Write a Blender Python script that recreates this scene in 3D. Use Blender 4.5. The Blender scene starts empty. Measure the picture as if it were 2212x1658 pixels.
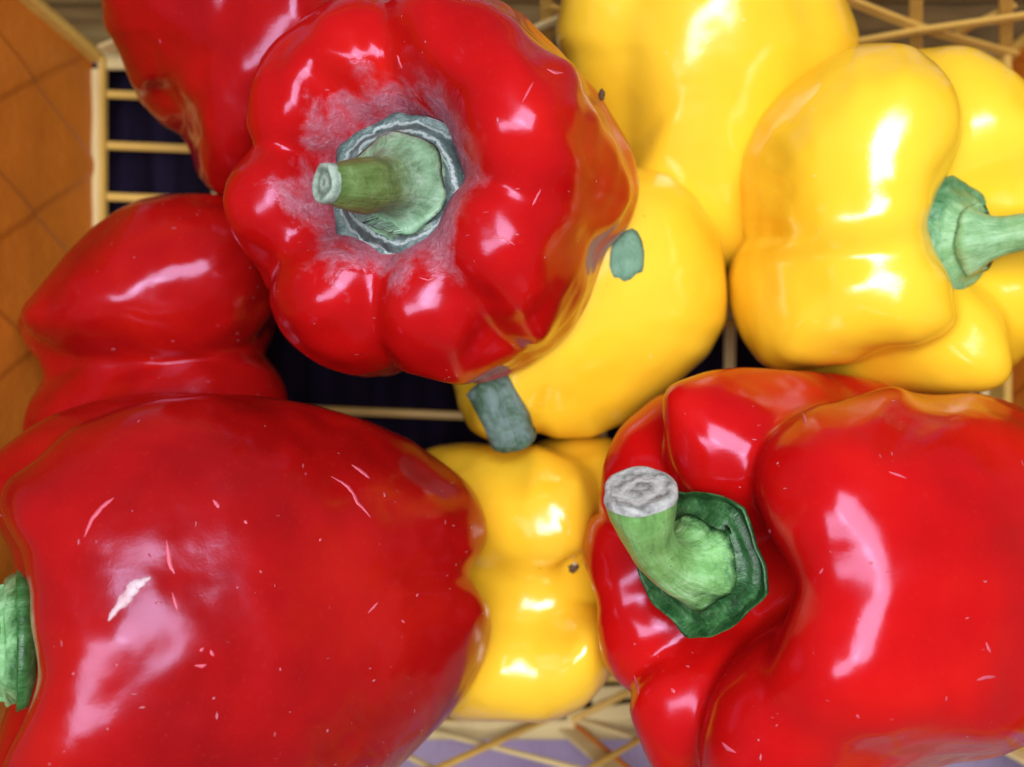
import bpy, math, random
import numpy as np
from mathutils import Vector, noise as mnoise
from mathutils.bvhtree import BVHTree

S = 0.01                      # everything below is written in centimetres
scene = bpy.context.scene
random.seed(7)
rng = np.random.default_rng(7)

# ------------------------------------------------------------------ camera
ZC = 23.2                     # camera height above the z = 0 plane (cm)
LENS = 38.0
cam_d = bpy.data.cameras.new('camera')
cam_d.lens = LENS; cam_d.sensor_width = 36.0; cam_d.sensor_fit = 'HORIZONTAL'
cam_d.clip_start = 0.01; cam_d.clip_end = 20
cam_d.dof.use_dof = True
cam_d.dof.focus_distance = (ZC - 2.0) * S
cam_d.dof.aperture_fstop = 11
cam = bpy.data.objects.new('camera', cam_d)
cam.location = (0, 0, ZC * S)
scene.collection.objects.link(cam)
scene.camera = cam

# ------------------------------------------------------------------ world and lamps
w = bpy.data.worlds.new('World'); scene.world = w; w.use_nodes = True
w.node_tree.nodes['Background'].inputs['Color'].default_value = (0.95, 0.95, 1.0, 1)
w.node_tree.nodes['Background'].inputs['Strength'].default_value = 0.09

def area(name, loc, size, radiance, col=(0.93, 0.95, 1.0), rz=0, aim=(0, 0, -3)):
    d = bpy.data.lights.new(name, 'AREA')
    d.shape = 'RECTANGLE'; d.size = size[0] * S; d.size_y = size[1] * S
    d.energy = radiance * math.pi * (d.size * d.size_y); d.color = col
    o = bpy.data.objects.new(name, d)
    o.location = Vector(loc) * S
    dr = (Vector(aim) - Vector(loc)).normalized()
    q = dr.to_track_quat('-Z', 'Y')
    o.rotation_euler = q.to_euler()
    o.rotation_euler.rotate_axis('Z', rz)
    scene.collection.objects.link(o)
    return o
area('window_light', (8, 11, 56), (26, 33), 8.0, rz=math.radians(8))
area('window_light', (-15, -7, 57), (14, 41), 7.2, rz=math.radians(-8))

scene.view_settings.view_transform = 'Standard'
scene.view_settings.look = 'None'
scene.view_settings.exposure = 0.74
scene.view_settings.gamma = 1.0
scene.cycles.max_bounces = 6
scene.cycles.diffuse_bounces = 3

# ------------------------------------------------------------------ helpers
KP = 2212 * LENS / 36.0       # pixels (of a 2212 px wide picture) times cm
def s_at(z): return KP / (ZC - z)
def P(px, py, z):
    """point of the place, z cm high, that stands under a given spot of the 2212 x 1658 view"""
    k = s_at(z)
    return np.array([(px - 1106) / k, (829 - py) / k, z], float)

def link(o, parent=None):
    scene.collection.objects.link(o)
    if parent is not None: o.parent = parent
    return o
def mesh_obj(name, verts, faces, mat, parent=None, smooth=True, attrs=None, origin=None):
    """verts in cm, world space; origin in cm"""
    v = np.asarray(verts, float)
    org = np.zeros(3) if origin is None else np.asarray(origin, float)
    me = bpy.data.meshes.new(name)
    f = np.asarray(faces) if not isinstance(faces, list) else faces
    if isinstance(f, np.ndarray) and f.ndim == 2:
        n = f.shape[1]
        me.vertices.add(len(v)); me.vertices.foreach_set('co', ((v - org) * S).ravel())
        me.loops.add(f.size); me.loops.foreach_set('vertex_index', f.ravel())
        me.polygons.add(len(f)); me.polygons.foreach_set('loop_start', np.arange(0, f.size, n))
        me.polygons.foreach_set('loop_total', np.full(len(f), n))
        me.update(calc_edges=True)
    else:
        me.from_pydata([tuple(x) for x in (v - org) * S], [], [tuple(x) for x in f])
        me.update()
    if attrs:
        for k, a in attrs.items():
            at = me.attributes.new(k, 'FLOAT', 'POINT'); at.data.foreach_set('value', np.asarray(a, np.float32))
    if smooth: me.polygons.foreach_set('use_smooth', [True] * len(me.polygons))
    me.materials.append(mat)
    o = bpy.data.objects.new(name, me)
    o.location = org * S
    link(o)
    if parent is not None:
        o.parent = parent
        o.location = org * S - np.array(parent.location)
    return o
def thing(name, label, cat, loc, group=None):
    o = bpy.data.objects.new(name, None); link(o)
    o.empty_display_size = 0.01
    o.location = np.asarray(loc) * S
    o['label'] = label; o['category'] = cat
    if group: o['group'] = group
    return o

# ------------------------------------------------------------------ node material helpers
class NT:
    def __init__(s, name):
        s.m = bpy.data.materials.new(name); s.m.use_nodes = True
        s.t = s.m.node_tree; s.b = s.t.nodes['Principled BSDF']
        s.out = s.t.nodes['Material Output']
    def n(s, kind, **kw):
        nd = s.t.nodes.new(kind)
        for k, v in kw.items():
            if hasattr(nd, k) and k not in nd.inputs: setattr(nd, k, v)
            else: nd.inputs[k].default_value = v
        return nd
    def l(s, a, b): s.t.links.new(a, b)
    def obj(s, scale=100.0, sx=(1, 1, 1), rot=(0, 0, 0)):
        c = s.n('ShaderNodeTexCoord'); m = s.n('ShaderNodeMapping')
        m.inputs['Scale'].default_value = (scale * sx[0], scale * sx[1], scale * sx[2])
        m.inputs['Rotation'].default_value = rot
        s.l(c.outputs['Object'], m.inputs['Vector']); return m.outputs[0]
    def noise(s, vec, scale, detail=3, rough=0.5, dist=0.0):
        nd = s.n('ShaderNodeTexNoise', Scale=scale, Detail=detail, Roughness=rough, Distortion=dist)
        s.l(vec, nd.inputs['Vector']); return nd.outputs['Fac']
    def ramp(s, fac, stops):
        r = s.n('ShaderNodeValToRGB'); e = r.color_ramp.elements
        while len(e) < len(stops): e.new(0.5)
        for i, (p, c) in enumerate(stops):
            e[i].position = p; e[i].color = (*c, 1) if len(c) == 3 else c
        s.l(fac, r.inputs['Fac']); return r.outputs['Color']
    def fr(s, fac, a, b, lo=0.0, hi=1.0):
        m = s.n('ShaderNodeMapRange', interpolation_type='SMOOTHSTEP')
        m.inputs['From Min'].default_value = a; m.inputs['From Max'].default_value = b
        m.inputs['To Min'].default_value = lo; m.inputs['To Max'].default_value = hi
        s.l(fac, m.inputs['Value']); return m.outputs[0]
    def math(s, op, a, b=None):
        m = s.n('ShaderNodeMath', operation=op)
        for i, x in enumerate((a, b)):
            if x is None: continue
            if isinstance(x, (int, float)): m.inputs[i].default_value = x
            else: s.l(x, m.inputs[i])
        return m.outputs[0]
    def mix(s, fac, a, b):
        m = s.n('ShaderNodeMix', data_type='RGBA')
        for i, x in ((0, fac), (6, a), (7, b)):
            if isinstance(x, (int, float)): m.inputs[i].default_value = x
            elif isinstance(x, tuple): m.inputs[i].default_value = (*x, 1)
            else: s.l(x, m.inputs[i])
        return m.outputs[2]
    def attr(s, name):
        a = s.n('ShaderNodeAttribute'); a.attribute_name = name; return a.outputs['Fac']
    def bump(s, h, dist, strength=1.0, prev=None):
        b = s.n('ShaderNodeBump', Distance=dist, Strength=strength)
        s.l(h, b.inputs['Height'])
        if prev is not None: s.l(prev, b.inputs['Normal'])
        return b.outputs[0]
    def set(s, **kw):
        for k, v in kw.items():
            k = k.replace('_', ' ')
            if isinstance(v, tuple): s.b.inputs[k].default_value = (*v, 1) if len(v) == 3 and s.b.inputs[k].type == 'RGBA' else v
            elif isinstance(v, (int, float)): s.b.inputs[k].default_value = v
            else: s.l(v, s.b.inputs[k])
        return s.m

def specks(t, vec, scale, thr, prob, stretch=None, seed=0.0):
    """sparse small flecks: voronoi cells of which only a few carry a dot"""
    v = t.n('ShaderNodeTexVoronoi', Scale=scale)
    dn = t.n('ShaderNodeTexNoise', Scale=scale * 1.7, Detail=2)
    mp = t.n('ShaderNodeMapping'); mp.inputs['Location'].default_value = (seed, seed * 1.3, -seed)
    if stretch:
        mp.inputs['Scale'].default_value = stretch[0]; mp.inputs['Rotation'].default_value = stretch[1]
    t.l(vec, mp.inputs['Vector'])
    ad = t.n('ShaderNodeVectorMath', operation='MULTIPLY_ADD')
    t.l(mp.outputs[0], dn.inputs['Vector'])
    t.l(dn.outputs['Color'], ad.inputs[0]); ad.inputs[1].default_value = (0.35 / scale,) * 3
    t.l(mp.outputs[0], ad.inputs[2]); t.l(ad.outputs[0], v.inputs['Vector'])
    near = t.fr(v.outputs['Distance'], thr * 0.6, thr, 1.0, 0.0)
    sp = t.n('ShaderNodeSeparateColor'); t.l(v.outputs['Color'], sp.inputs[0])
    pick = t.math('GREATER_THAN', sp.outputs[0], 1 - prob)
    return t.math('MULTIPLY', near, pick)

def red_skin(name, seed, deep=0.0, fleck=1.0):
    t = NT(name); v = t.obj(100)
    mp = t.n('ShaderNodeMapping'); mp.inputs['Location'].default_value = (seed * 3.1, seed * 1.7, seed); t.l(v, mp.inputs['Vector']); v = mp.outputs[0]
    big = t.noise(v, 0.35, 3, 0.55)
    c = t.ramp(big, [(0.30, (0.36 - deep, 0.003, 0.0030)), (0.52, (0.46 - deep, 0.0042, 0.0038)), (0.72, (0.53 - deep, 0.008, 0.0042))])
    fine = t.noise(v, 9, 4, 0.6)
    c = t.mix(t.fr(fine, 0.55, 0.8, 0, 0.10), c, (0.75, 0.05, 0.02))
    # tiny pale flecks, scratches and scuffs on the skin
    a = specks(t, v, 2.6, 0.085, 0.35 * fleck, seed=1)
    b = specks(t, v, 1.5, 0.10, 0.30 * fleck, stretch=((1, 3.4, 1.6), (0.3, 0.5, 0.9)), seed=4)
    e = specks(t, v, 1.3, 0.10, 0.25 * fleck, stretch=((3.2, 1, 1.5), (0.7, 0.2, -0.6)), seed=9)
    f = t.math('MAXIMUM', t.math('MAXIMUM', a, b), e)
    f = t.math('MULTIPLY', f, t.fr(t.noise(v, 0.55, 2), 0.42, 0.60))     # they come in patches
    c = t.mix(t.math('MULTIPLY', f, 0.5), c, (0.78, 0.26, 0.34))
    # dusty grey-pink bloom in the cavity round the calyx
    cav = t.attr('cavity')
    dn = t.noise(v, 1.2, 4, 0.55, 0.3)
    cv = t.math('ADD', cav, t.math('MULTIPLY', t.math('SUBTRACT', dn, 0.5), 0.9))
    dust = t.fr(cv, 0.42, 0.66)
    fib = t.noise(v, 5, 5, 0.7, 1.5)
    dc = t.ramp(fib, [(0.3, (0.33, 0.065, 0.10)), (0.55, (0.42, 0.14, 0.19)), (0.75, (0.55, 0.30, 0.36))])
    c = t.mix(t.math('MULTIPLY', dust, 0.88), c, dc)
    # bump: broad waviness, faint orange peel, flecks stand proud
    n1 = t.bump(t.noise(v, 0.9, 2, 0.5), 0.0007, 0.5)
    n2 = t.bump(t.noise(v, 16, 2, 0.5), 0.00003, 0.4, n1)
    n3 = t.bump(f, 0.00025, 0.8, n2)
    n4 = t.bump(t.math('MULTIPLY', dust, fib), 0.0006, 0.7, n3)
    rough = t.math('ADD', t.fr(t.noise(v, 0.9, 3), 0.35, 0.7, 0.15, 0.23), t.math('MULTIPLY', dust, 0.35))
    return t.set(Base_Color=c, Roughness=rough, Normal=n4, Specular_IOR_Level=0.55, IOR=1.48,
                 Specular_Tint=(0.62, 0.54, 0.86))

def yellow_skin(name, seed, warm=0.0):
    t = NT(name); v = t.obj(100)
    mp = t.n('ShaderNodeMapping'); mp.inputs['Location'].default_value = (seed * 2.3, seed * 1.1, -seed); t.l(v, mp.inputs['Vector']); v = mp.outputs[0]
    big = t.noise(v, 0.3, 3, 0.55)
    c = t.ramp(big, [(0.3, (0.95, 0.54 - warm, 0.020)), (0.5, (0.96, 0.585 - warm, 0.028)), (0.7, (0.96, 0.63 - warm, 0.036))])
    a = specks(t, v, 1.6, 0.07, 0.25, seed=2)
    b = specks(t, v, 1.2, 0.08, 0.15, stretch=((1, 3.0, 1.6), (0.3, 0.5, 0.9)), seed=5)
    f = t.math('MAXIMUM', a, b)
    c = t.mix(t.math('MULTIPLY', f, 0.5), c, (0.95, 0.75, 0.30))
    d = specks(t, v, 2.2, 0.07, 0.05, seed=12)
    c = t.mix(t.math('MULTIPLY', d, 0.6), c, (0.30, 0.14, 0.02))
    n1 = t.bump(t.noise(v, 0.8, 2, 0.5), 0.0007, 0.5)
    n2 = t.bump(t.noise(v, 20, 2, 0.5), 0.00005, 0.5, n1)
    rough = t.fr(t.noise(v, 0.9, 3), 0.35, 0.7, 0.15, 0.22)
    return t.set(Base_Color=c, Roughness=rough, Normal=n2, Specular_IOR_Level=1.0, IOR=1.5)

def stem_mat(name, cols, pale, palemix=0.5, freck=0.3, bump=1.0):
    """cols: dark, mid green; pale: waxy bloom. attribute 'along' runs 0 at the cut to 1 at the calyx rim; 'ang' the turn"""
    t = NT(name); v = t.obj(100)
    al = t.attr('along')
    cx = t.n('ShaderNodeCombineXYZ'); t.l(t.attr('angc'), cx.inputs[0]); t.l(t.attr('angs'), cx.inputs[1]); t.l(t.math('MULTIPLY', al, 0.9), cx.inputs[2])
    fib = t.noise(cx.outputs[0], 7, 5, 0.65, 0.2)
    n = t.noise(v, 2.6, 5, 0.6, 0.4)
    m = t.math('ADD', t.math('MULTIPLY', n, 0.6), t.math('MULTIPLY', fib, 0.4))
    c = t.ramp(m, [(0.34, cols[0]), (0.52, cols[1]), (0.66, cols[2])])
    bl = t.fr(t.noise(v, 1.7, 6, 0.65, 0.6), 0.42, 0.62, 0, palemix)
    c = t.mix(bl, c, pale)
    fk = specks(t, v, 7.0, 0.18, freck, seed=3)
    c = t.mix(t.math('MULTIPLY', fk, 0.7), c, (0.02, 0.035, 0.015))
    b1 = t.bump(fib, 0.0008 * bump, 0.8); b2 = t.bump(t.noise(v, 14, 4, 0.6), 0.00035 * bump, 0.8, b1)
    return t.set(Base_Color=c, Roughness=0.48, Normal=b2, Specular_IOR_Level=0.4)

def plant_mat(name, shaft, foot, rim, lo=0.50, hi=0.75, rings=0.0, freck=0.2, tipdark=None):
    """one skin for stem and calyx: colour triples for shaft, foot and rim, changing along the part"""
    t = NT(name); v = t.obj(100); al = t.attr('along')
    cx = t.n('ShaderNodeCombineXYZ'); t.l(t.attr('angc'), cx.inputs[0]); t.l(t.attr('angs'), cx.inputs[1]); t.l(t.math('MULTIPLY', al, 1.2), cx.inputs[2])
    fib = t.noise(cx.outputs[0], 6, 5, 0.65, 0.2); n = t.noise(v, 2.4, 6, 0.65, 0.4)
    m = t.math('ADD', t.math('MULTIPLY', n, 0.6), t.math('MULTIPLY', fib, 0.4))
    def tri(c): return t.ramp(m, [(0.34, c[0]), (0.50, c[1]), (0.66, c[2])])
    aw = t.math('ADD', al, t.math('MULTIPLY', t.math('SUBTRACT', t.noise(v, 1.8, 5, 0.65, 0.3), 0.5), 0.45))
    c = t.mix(t.fr(aw, 0.22, 0.48), tri(shaft), tri(foot))
    rimc = tri(rim)
    h = fib
    if rings:
        q = t.math('FRACT', t.math('ADD', t.math('MULTIPLY', al, rings), t.math('MULTIPLY', n, 1.6)))
        q = t.math('ABSOLUTE', t.math('SUBTRACT', t.math('MULTIPLY', q, 2), 1))
        rimc = t.mix(t.fr(q, 0.55, 0.95, 0, 0.75), rimc, (0.40, 0.47, 0.47)); h = t.math('ADD', fib, t.math('MULTIPLY', q, 0.3))
    c = t.mix(t.fr(aw, lo, hi), c, rimc)
    fk = specks(t, v, 7.0, 0.16, freck * 0.6, seed=3)
    c = t.mix(t.math('MULTIPLY', fk, 0.75), c, (0.015, 0.03, 0.012))
    b1 = t.bump(h, 0.0006, 0.7); b2 = t.bump(t.noise(v, 12, 4, 0.6), 0.0002, 0.7, b1)
    return t.set(Base_Color=c, Roughness=0.34, Normal=b2, Specular_IOR_Level=0.5)

def ringed_mat(name, cols, freq, dist=2.0):
    """concentric growth rings by the attribute 'along'"""
    t = NT(name); v = t.obj(100)
    al = t.attr('along')
    n = t.noise(v, 1.6, 5, 0.65)
    s_ = t.math('ADD', t.math('MULTIPLY', al, freq), t.math('MULTIPLY', n, dist))
    wv = t.math('FRACT', s_); wv = t.math('ABSOLUTE', t.math('SUBTRACT', t.math('MULTIPLY', wv, 2), 1))
    m = t.math('ADD', t.math('MULTIPLY', wv, 0.30), t.math('MULTIPLY', t.noise(v, 5, 6, 0.75, 0.6), 0.70))
    c = t.ramp(m, [(0.28, cols[0]), (0.5, cols[1]), (0.72, cols[2])])
    b = t.bump(m, 0.0008, 0.8)
    return t.set(Base_Color=c, Roughness=0.6, Normal=b, Specular_IOR_Level=0.35)

def plastic(name, col, rough=0.4, trans=0.0, dirt=0.3, dark=(0.30, 0.16, 0.04)):
    t = NT(name); v = t.obj(100)
    n = t.noise(v, 0.5, 5, 0.6, 0.5)
    c = t.mix(t.fr(n, 0.45, 0.75, 0, dirt), col, dark)
    n2 = t.noise(v, 6, 5, 0.65)
    c = t.mix(t.fr(n2, 0.6, 0.8, 0, dirt * 0.8), c, dark)
    b = t.bump(t.noise(v, 2.5, 4, 0.6), 0.0007, 0.5)
    t.set(Base_Color=c, Roughness=rough, Normal=b, Specular_IOR_Level=0.45)
    if trans > 0:
        tr = t.n('ShaderNodeBsdfTranslucent'); t.l(c, tr.inputs['Color'])
        mx = t.n('ShaderNodeMixShader', Fac=trans)
        t.l(t.b.outputs[0], mx.inputs[1]); t.l(tr.outputs[0], mx.inputs[2]); t.l(mx.outputs[0], t.out.inputs['Surface'])
    return t.m

# ------------------------------------------------------------------ pepper surface
def cube_sphere(n):
    vs = []; idx = {}; faces = []
    u = np.tan((np.linspace(-1, 1, n + 1)) * math.pi / 4)
    axes = [(0, 1, 2, 1), (0, 1, 2, -1), (1, 2, 0, 1), (1, 2, 0, -1), (2, 0, 1, 1), (2, 0, 1, -1)]
    pts = []; fs = []; off = 0
    for a, b, c, sg in axes:
        A, B = np.meshgrid(u, u, indexing='ij')
        p = np.zeros((n + 1, n + 1, 3)); p[..., a] = A; p[..., b] = B * sg; p[..., c] = sg
        pts.append(p.reshape(-1, 3))
        i = np.arange(n)[:, None] * (n + 1) + np.arange(n)[None, :] + off
        fs.append(np.stack([i, i + n + 1, i + n + 2, i + 1], -1).reshape(-1, 4)); off += (n + 1) ** 2
    p = np.concatenate(pts); f = np.concatenate(fs)
    key = np.round(p, 6); _, first, inv = np.unique(key, axis=0, return_index=True, return_inverse=True)
    inv = inv.ravel()
    p = p[first]; f = inv[f]
    return p / np.linalg.norm(p, axis=1, keepdims=True), f
DIRS, QUADS = cube_sphere(88)
_E = np.concatenate([QUADS[:, [0, 1]], QUADS[:, [1, 2]], QUADS[:, [2, 3]], QUADS[:, [3, 0]]])
_DEG = np.bincount(_E.ravel(), minlength=len(DIRS)).astype(float)
def nb_mean(V):
    out = np.empty_like(V)
    for k in range(3):
        out[:, k] = np.bincount(_E[:, 0], V[_E[:, 1], k], len(V)) + np.bincount(_E[:, 1], V[_E[:, 0], k], len(V))
    return out / _DEG[:, None]
def v_normals(V):
    a = V[QUADS[:, 2]] - V[QUADS[:, 0]]; b = V[QUADS[:, 3]] - V[QUADS[:, 1]]; fn = np.cross(a, b)
    out = np.zeros_like(V)
    for j in range(4):
        for k in range(3): out[:, k] += np.bincount(QUADS[:, j], fn[:, k], len(V))
    return out / (np.linalg.norm(out, axis=1, keepdims=True) + 1e-12)

def frame(a):
    a = np.asarray(a, float); return a / np.linalg.norm(a)

class Pepper:
    """union of lobes (px, py, z, r_axial, r_radial, r_tangential) round a stem axis, blended along their seams"""
    def __init__(s, centre, axis, lobes, k=0.16, core=None, power=2.3, seed=0, wob=0.05, dimples=()):
        s.C = P(*centre); s.cpx = centre[:2]; s.a = frame(axis); s.k = k; s.pw = power; s.seed = seed; s.wob = wob
        s.L = []
        ex = np.array([1.0, 0, 0]) - s.a * s.a[0]; ey = np.array([0, 1.0, 0]) - s.a * s.a[1]
        if np.linalg.norm(ex) < 0.45: ey = frame(ey); ex = np.cross(ey, s.a)
        elif np.linalg.norm(ey) < 0.45: ex = frame(ex); ey = np.cross(s.a, ex)
        else: ey = frame(ey) if abs(s.a[1]) < abs(s.a[0]) else ey; ex = frame(np.cross(ey, s.a)); ey = np.cross(s.a, ex)
        s.ex, s.ey = ex, ey
        for lb in lobes:
            if lb[0] == 'r':                       # ring lobe: turn, distance from the axis, height, three radii, lean outward
                th = math.radians(lb[1]); rd = ex * math.cos(th) + ey * math.sin(th)
                ln = lb[7] if len(lb) > 7 else 0.0
                ax = frame(s.a + rd * ln); rd2 = frame(rd - ax * rd.dot(ax))
                s.L.append((s.C + rd * lb[2] + s.a * lb[3], ax, rd2, np.cross(ax, rd2), lb[4:7])); continue
            c = P(*lb[:3]); d = c - s.C; rad = d - s.a * d.dot(s.a)
            if len(lb) > 6:      # own axis
                ax = frame(s.a + np.array(lb[6])); rad = d - ax * d.dot(ax)
            else: ax = s.a
            nr = np.linalg.norm(rad)
            rad = rad / nr if nr > 1e-4 else frame(np.cross(ax, (0.3, 1, 0.2)))
            tg = np.cross(ax, rad)
            s.L.append((c, ax, rad, tg, lb[3:6]))
        s.dim = [(P(*d[:3]), d[3], d[4]) for d in dimples]   # point, radius, depth: pushes skin inward
    def f(s, p):
        acc = 0
        for c, ax, rd, tg, r in s.L:
            q = p - c
            x = np.abs(q @ ax) / r[0]; y = np.sqrt(((q @ rd) / r[1]) ** 2 + ((q @ tg) / r[2]) ** 2)
            d = ((x ** s.pw + y ** s.pw) ** (1 / s.pw) - 1) * (r[1] + r[2]) / 2
            acc = acc + np.exp(np.clip(-d / s.k, -60, 25))
        return -s.k * np.log(acc + 1e-30)
    def build(s, trace=None, wmin=0.15, wmax=0.8):
        n = len(DIRS); r = np.full(n, 0.2); hit = np.zeros(n, bool); step = 0.14
        for i in range(70):
            p = s.C + DIRS * r[:, None]
            ins = s.f(p) < 0
            hit |= ~ins
            r = np.where(hit, r, r + step)
            if hit.all(): break
        lo = r - step; hi = r.copy()
        for i in range(9):
            m = (lo + hi) / 2; ins = s.f(s.C + DIRS * m[:, None]) < 0
            lo = np.where(ins, m, lo); hi = np.where(ins, hi, m)
        r = (lo + hi) / 2
        V = s.C + DIRS * r[:, None]
        # even out the net while holding it on the surface
        for it in range(11):
            V = V + 0.85 * (nb_mean(V) - V)
            f0 = s.f(V); e = 0.02
            g = np.stack([s.f(V + np.eye(3)[k] * e) - f0 for k in range(3)], 1) / e
            st = f0[:, None] * g / ((g ** 2).sum(1, keepdims=True) + 0.05)
            ln = np.linalg.norm(st, axis=1, keepdims=True); V = V - st * np.minimum(1, 0.5 / (ln + 1e-9))
        # hand-grown waviness
        off = s.seed * 13.7; N = v_normals(V)
        wv = np.array([mnoise.noise(Vector((d[0] * .45 + off, d[1] * .45, d[2] * .45))) + 0.35 * mnoise.noise(Vector((d[0] * 1.1 + off, d[1] * 1.1, d[2] * 1.1 + 3))) for d in V])
        V = V + N * (s.wob * 3 * wv)[:, None]
        for c, R, dep in s.dim:
            d = np.linalg.norm(V - c, axis=1); V = V - (N * (dep * np.exp(-(d / R) ** 2))[:, None])
        if trace is not None:
            V = s.fit(V, np.array(trace, float), wmin, wmax)
        s.V = V
        return V
    def fit(s, V, T, wmin, wmax, nb=240):
        """grow or shrink the outline, as seen along the pepper's own sight line, to the outline drawn for it"""
        c = np.array(s.cpx, float)
        ta = np.unwrap(np.arctan2(T[:, 1] - c[1], T[:, 0] - c[0])) if False else np.arctan2(T[:, 1] - c[1], T[:, 0] - c[0])
        # polygon radius by ray / segment intersection
        ang = (np.arange(nb) + 0.5) / nb * 2 * math.pi - math.pi
        Rt = np.zeros(nb); Q = T - c; Qn = np.roll(Q, -1, 0)
        for i, a in enumerate(ang):
            d = np.array([math.cos(a), math.sin(a)]); e = Qn - Q
            den = d[0] * e[:, 1] - d[1] * e[:, 0]; den[np.abs(den) < 1e-9] = 1e-9
            t = (Q[:, 0] * e[:, 1] - Q[:, 1] * e[:, 0]) / den
            u = (Q[:, 0] * d[1] - Q[:, 1] * d[0]) / den
            ok = (u >= -1e-6) & (u <= 1 + 1e-6) & (t > 0)
            Rt[i] = t[ok].max() if ok.any() else 0
        ax = s.C / 1.0; O = np.array([0, 0, ZC])
        for it in range(3):
            k = KP / (ZC - V[:, 2]); px = 1106 + V[:, 0] * k; py = 829 - V[:, 1] * k
            a = np.arctan2(py - c[1], px - c[0]); R = np.hypot(px - c[0], py - c[1])
            b = np.clip(((a + math.pi) / (2 * math.pi) * nb).astype(int), 0, nb - 1)
            Rs = np.zeros(nb); np.maximum.at(Rs, b, R)
            ratio = Rt / np.maximum(Rs, 1)
            ratio[Rt == 0] = 1
            w_ = np.exp(-0.5 * (np.arange(-6, 7) / (1.9)) ** 2); w_ /= w_.sum()
            rr = np.concatenate([ratio[-6:], ratio, ratio[:6]]); ratio = np.convolve(rr, w_, 'valid')
            ratio = np.clip(ratio, 0.7, 1.4)
            if it == 0: print('   fit ratio min %.2f max %.2f' % (ratio.min(), ratio.max()))
            fa = (a + math.pi) / (2 * math.pi) * nb - 0.5
            i0 = np.floor(fa).astype(int); fr = fa - i0
            rt = ratio[i0 % nb] * (1 - fr) + ratio[(i0 + 1) % nb] * fr
            Rsv = Rs[b]
            x = np.clip((R / np.maximum(Rsv, 1) - wmin) / (wmax - wmin), 0, 1); wgt = x * x * (3 - 2 * x)
            m = 1 + (rt - 1) * wgt
            cx = O[0] + (s.C[0] - O[0]) * (ZC - V[:, 2]) / (ZC - s.C[2]); cy = O[1] + (s.C[1] - O[1]) * (ZC - V[:, 2]) / (ZC - s.C[2])
            V = V.copy(); V[:, 0] = cx + (V[:, 0] - cx) * m; V[:, 1] = cy + (V[:, 1] - cy) * m
        return V
    def surf(s, px, py):
        """the skin point met by the sight line through a spot of the view"""
        if not hasattr(s, 'bvh'): s.bvh = BVHTree.FromPolygons([tuple(v) for v in s.V], [tuple(q) for q in QUADS])
        p = P(px, py, 0.0); o = np.array([0, 0, ZC]); d = frame(p - o)
        h, nn, i, dist = s.bvh.ray_cast(Vector(o), Vector(d))
        if h is None: h, nn, i, dist = s.bvh.find_nearest(Vector(P(px, py, s.C[2])))
        return np.array(h)
    def nrm(s, p):
        h, nn, i, d = s.bvh.find_nearest(Vector(p)); nn = np.array(nn)
        return nn if nn.dot(p - s.C) > 0 else -nn

def make_pepper(name, label, group, pep, mat, trace, cav=None, cavr=1.8, **kw):
    V = pep.build(trace, **kw)
    base = np.array([pep.C[0], pep.C[1], V[:, 2].min()])
    t = thing(name, label, 'bell pepper', base, group)
    if cav is None: ca = np.zeros(len(V))
    else: ca = np.clip(1 - np.linalg.norm(V - cav, axis=1) / cavr, 0, 1)
    mesh_obj('body', V, QUADS, mat, t, attrs={'cavity': ca}, origin=pep.C)
    return t

# ------------------------------------------------------------------ stems
def sweep(name, rings, mat, parent, nseg=72, cap=False, origin=None):
    """rings: (centre, normal, radius, ridge, points, point_phase, along)"""
    V = []; al = []; ac = []; as_ = []; ref = None
    for (c, nrm, r, ridge, pts, ph, a_) in rings:
        nrm = frame(nrm)
        if ref is None:
            ref = np.cross(nrm, (0.1, 0.2, 1.0)) if abs(nrm[2]) < 0.9 else np.cross(nrm, (0, 1, 0.1))
        u = ref - nrm * ref.dot(nrm); u = frame(u); ref = u; v = np.cross(nrm, u)
        for j in range(nseg):
            th = 2 * math.pi * j / nseg
            rr = r * (1 + ridge * (0.6 * math.cos(6 * th + 1) + 0.4 * math.cos(3 * th + 2.1)))
            if pts:
                d = min(abs(((th - q + math.pi) % (2 * math.pi)) - math.pi) for q in pts)
                rr *= 1 + ph * math.exp(-(d / 0.17) ** 1.3)
                rr *= 1 + 0.03 * math.sin(5 * th + r * 0.4) + 0.006 * math.sin(13 * th)
            V.append(np.asarray(c) + (u * math.cos(th) + v * math.sin(th)) * rr)
            al.append(a_); ac.append(math.cos(th)); as_.append(math.sin(th))
    m = len(rings); F = []
    for i in range(m - 1):
        for j in range(nseg):
            k = (j + 1) % nseg
            F.append((i * nseg + j, i * nseg + k, (i + 1) * nseg + k, (i + 1) * nseg + j))
    if cap:
        V.append(np.asarray(rings[0][0]) - 0); al.append(rings[0][6]); ac.append(0); as_.append(0)
        for j in range(nseg): F.append((len(V) - 1, (j + 1) % nseg, j))
    V = np.array(V)
    # organic wobble
    for i in range(len(V)):
        q = V[i]; d = mnoise.noise_vector(Vector(q * 1.6)); e = mnoise.noise_vector(Vector(q * 5.0))
        V[i] = q + np.array(d) * 0.035 + np.array(e) * 0.014
    return mesh_obj(name, V, F, mat, parent, attrs={'along': al, 'angc': ac, 'angs': as_}, origin=rings[-1][0] if origin is None else origin)

def bez(p0, p1, p2, p3, t):
    p0, p1, p2, p3 = map(np.asarray, (p0, p1, p2, p3))
    q = (1 - t) ** 3 * p0 + 3 * (1 - t) ** 2 * t * p1 + 3 * (1 - t) * t * t * p2 + t ** 3 * p3
    d = 3 * (1 - t) ** 2 * (p1 - p0) + 6 * (1 - t) * t * (p2 - p1) + 3 * t * t * (p3 - p2)
    return q, d

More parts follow.
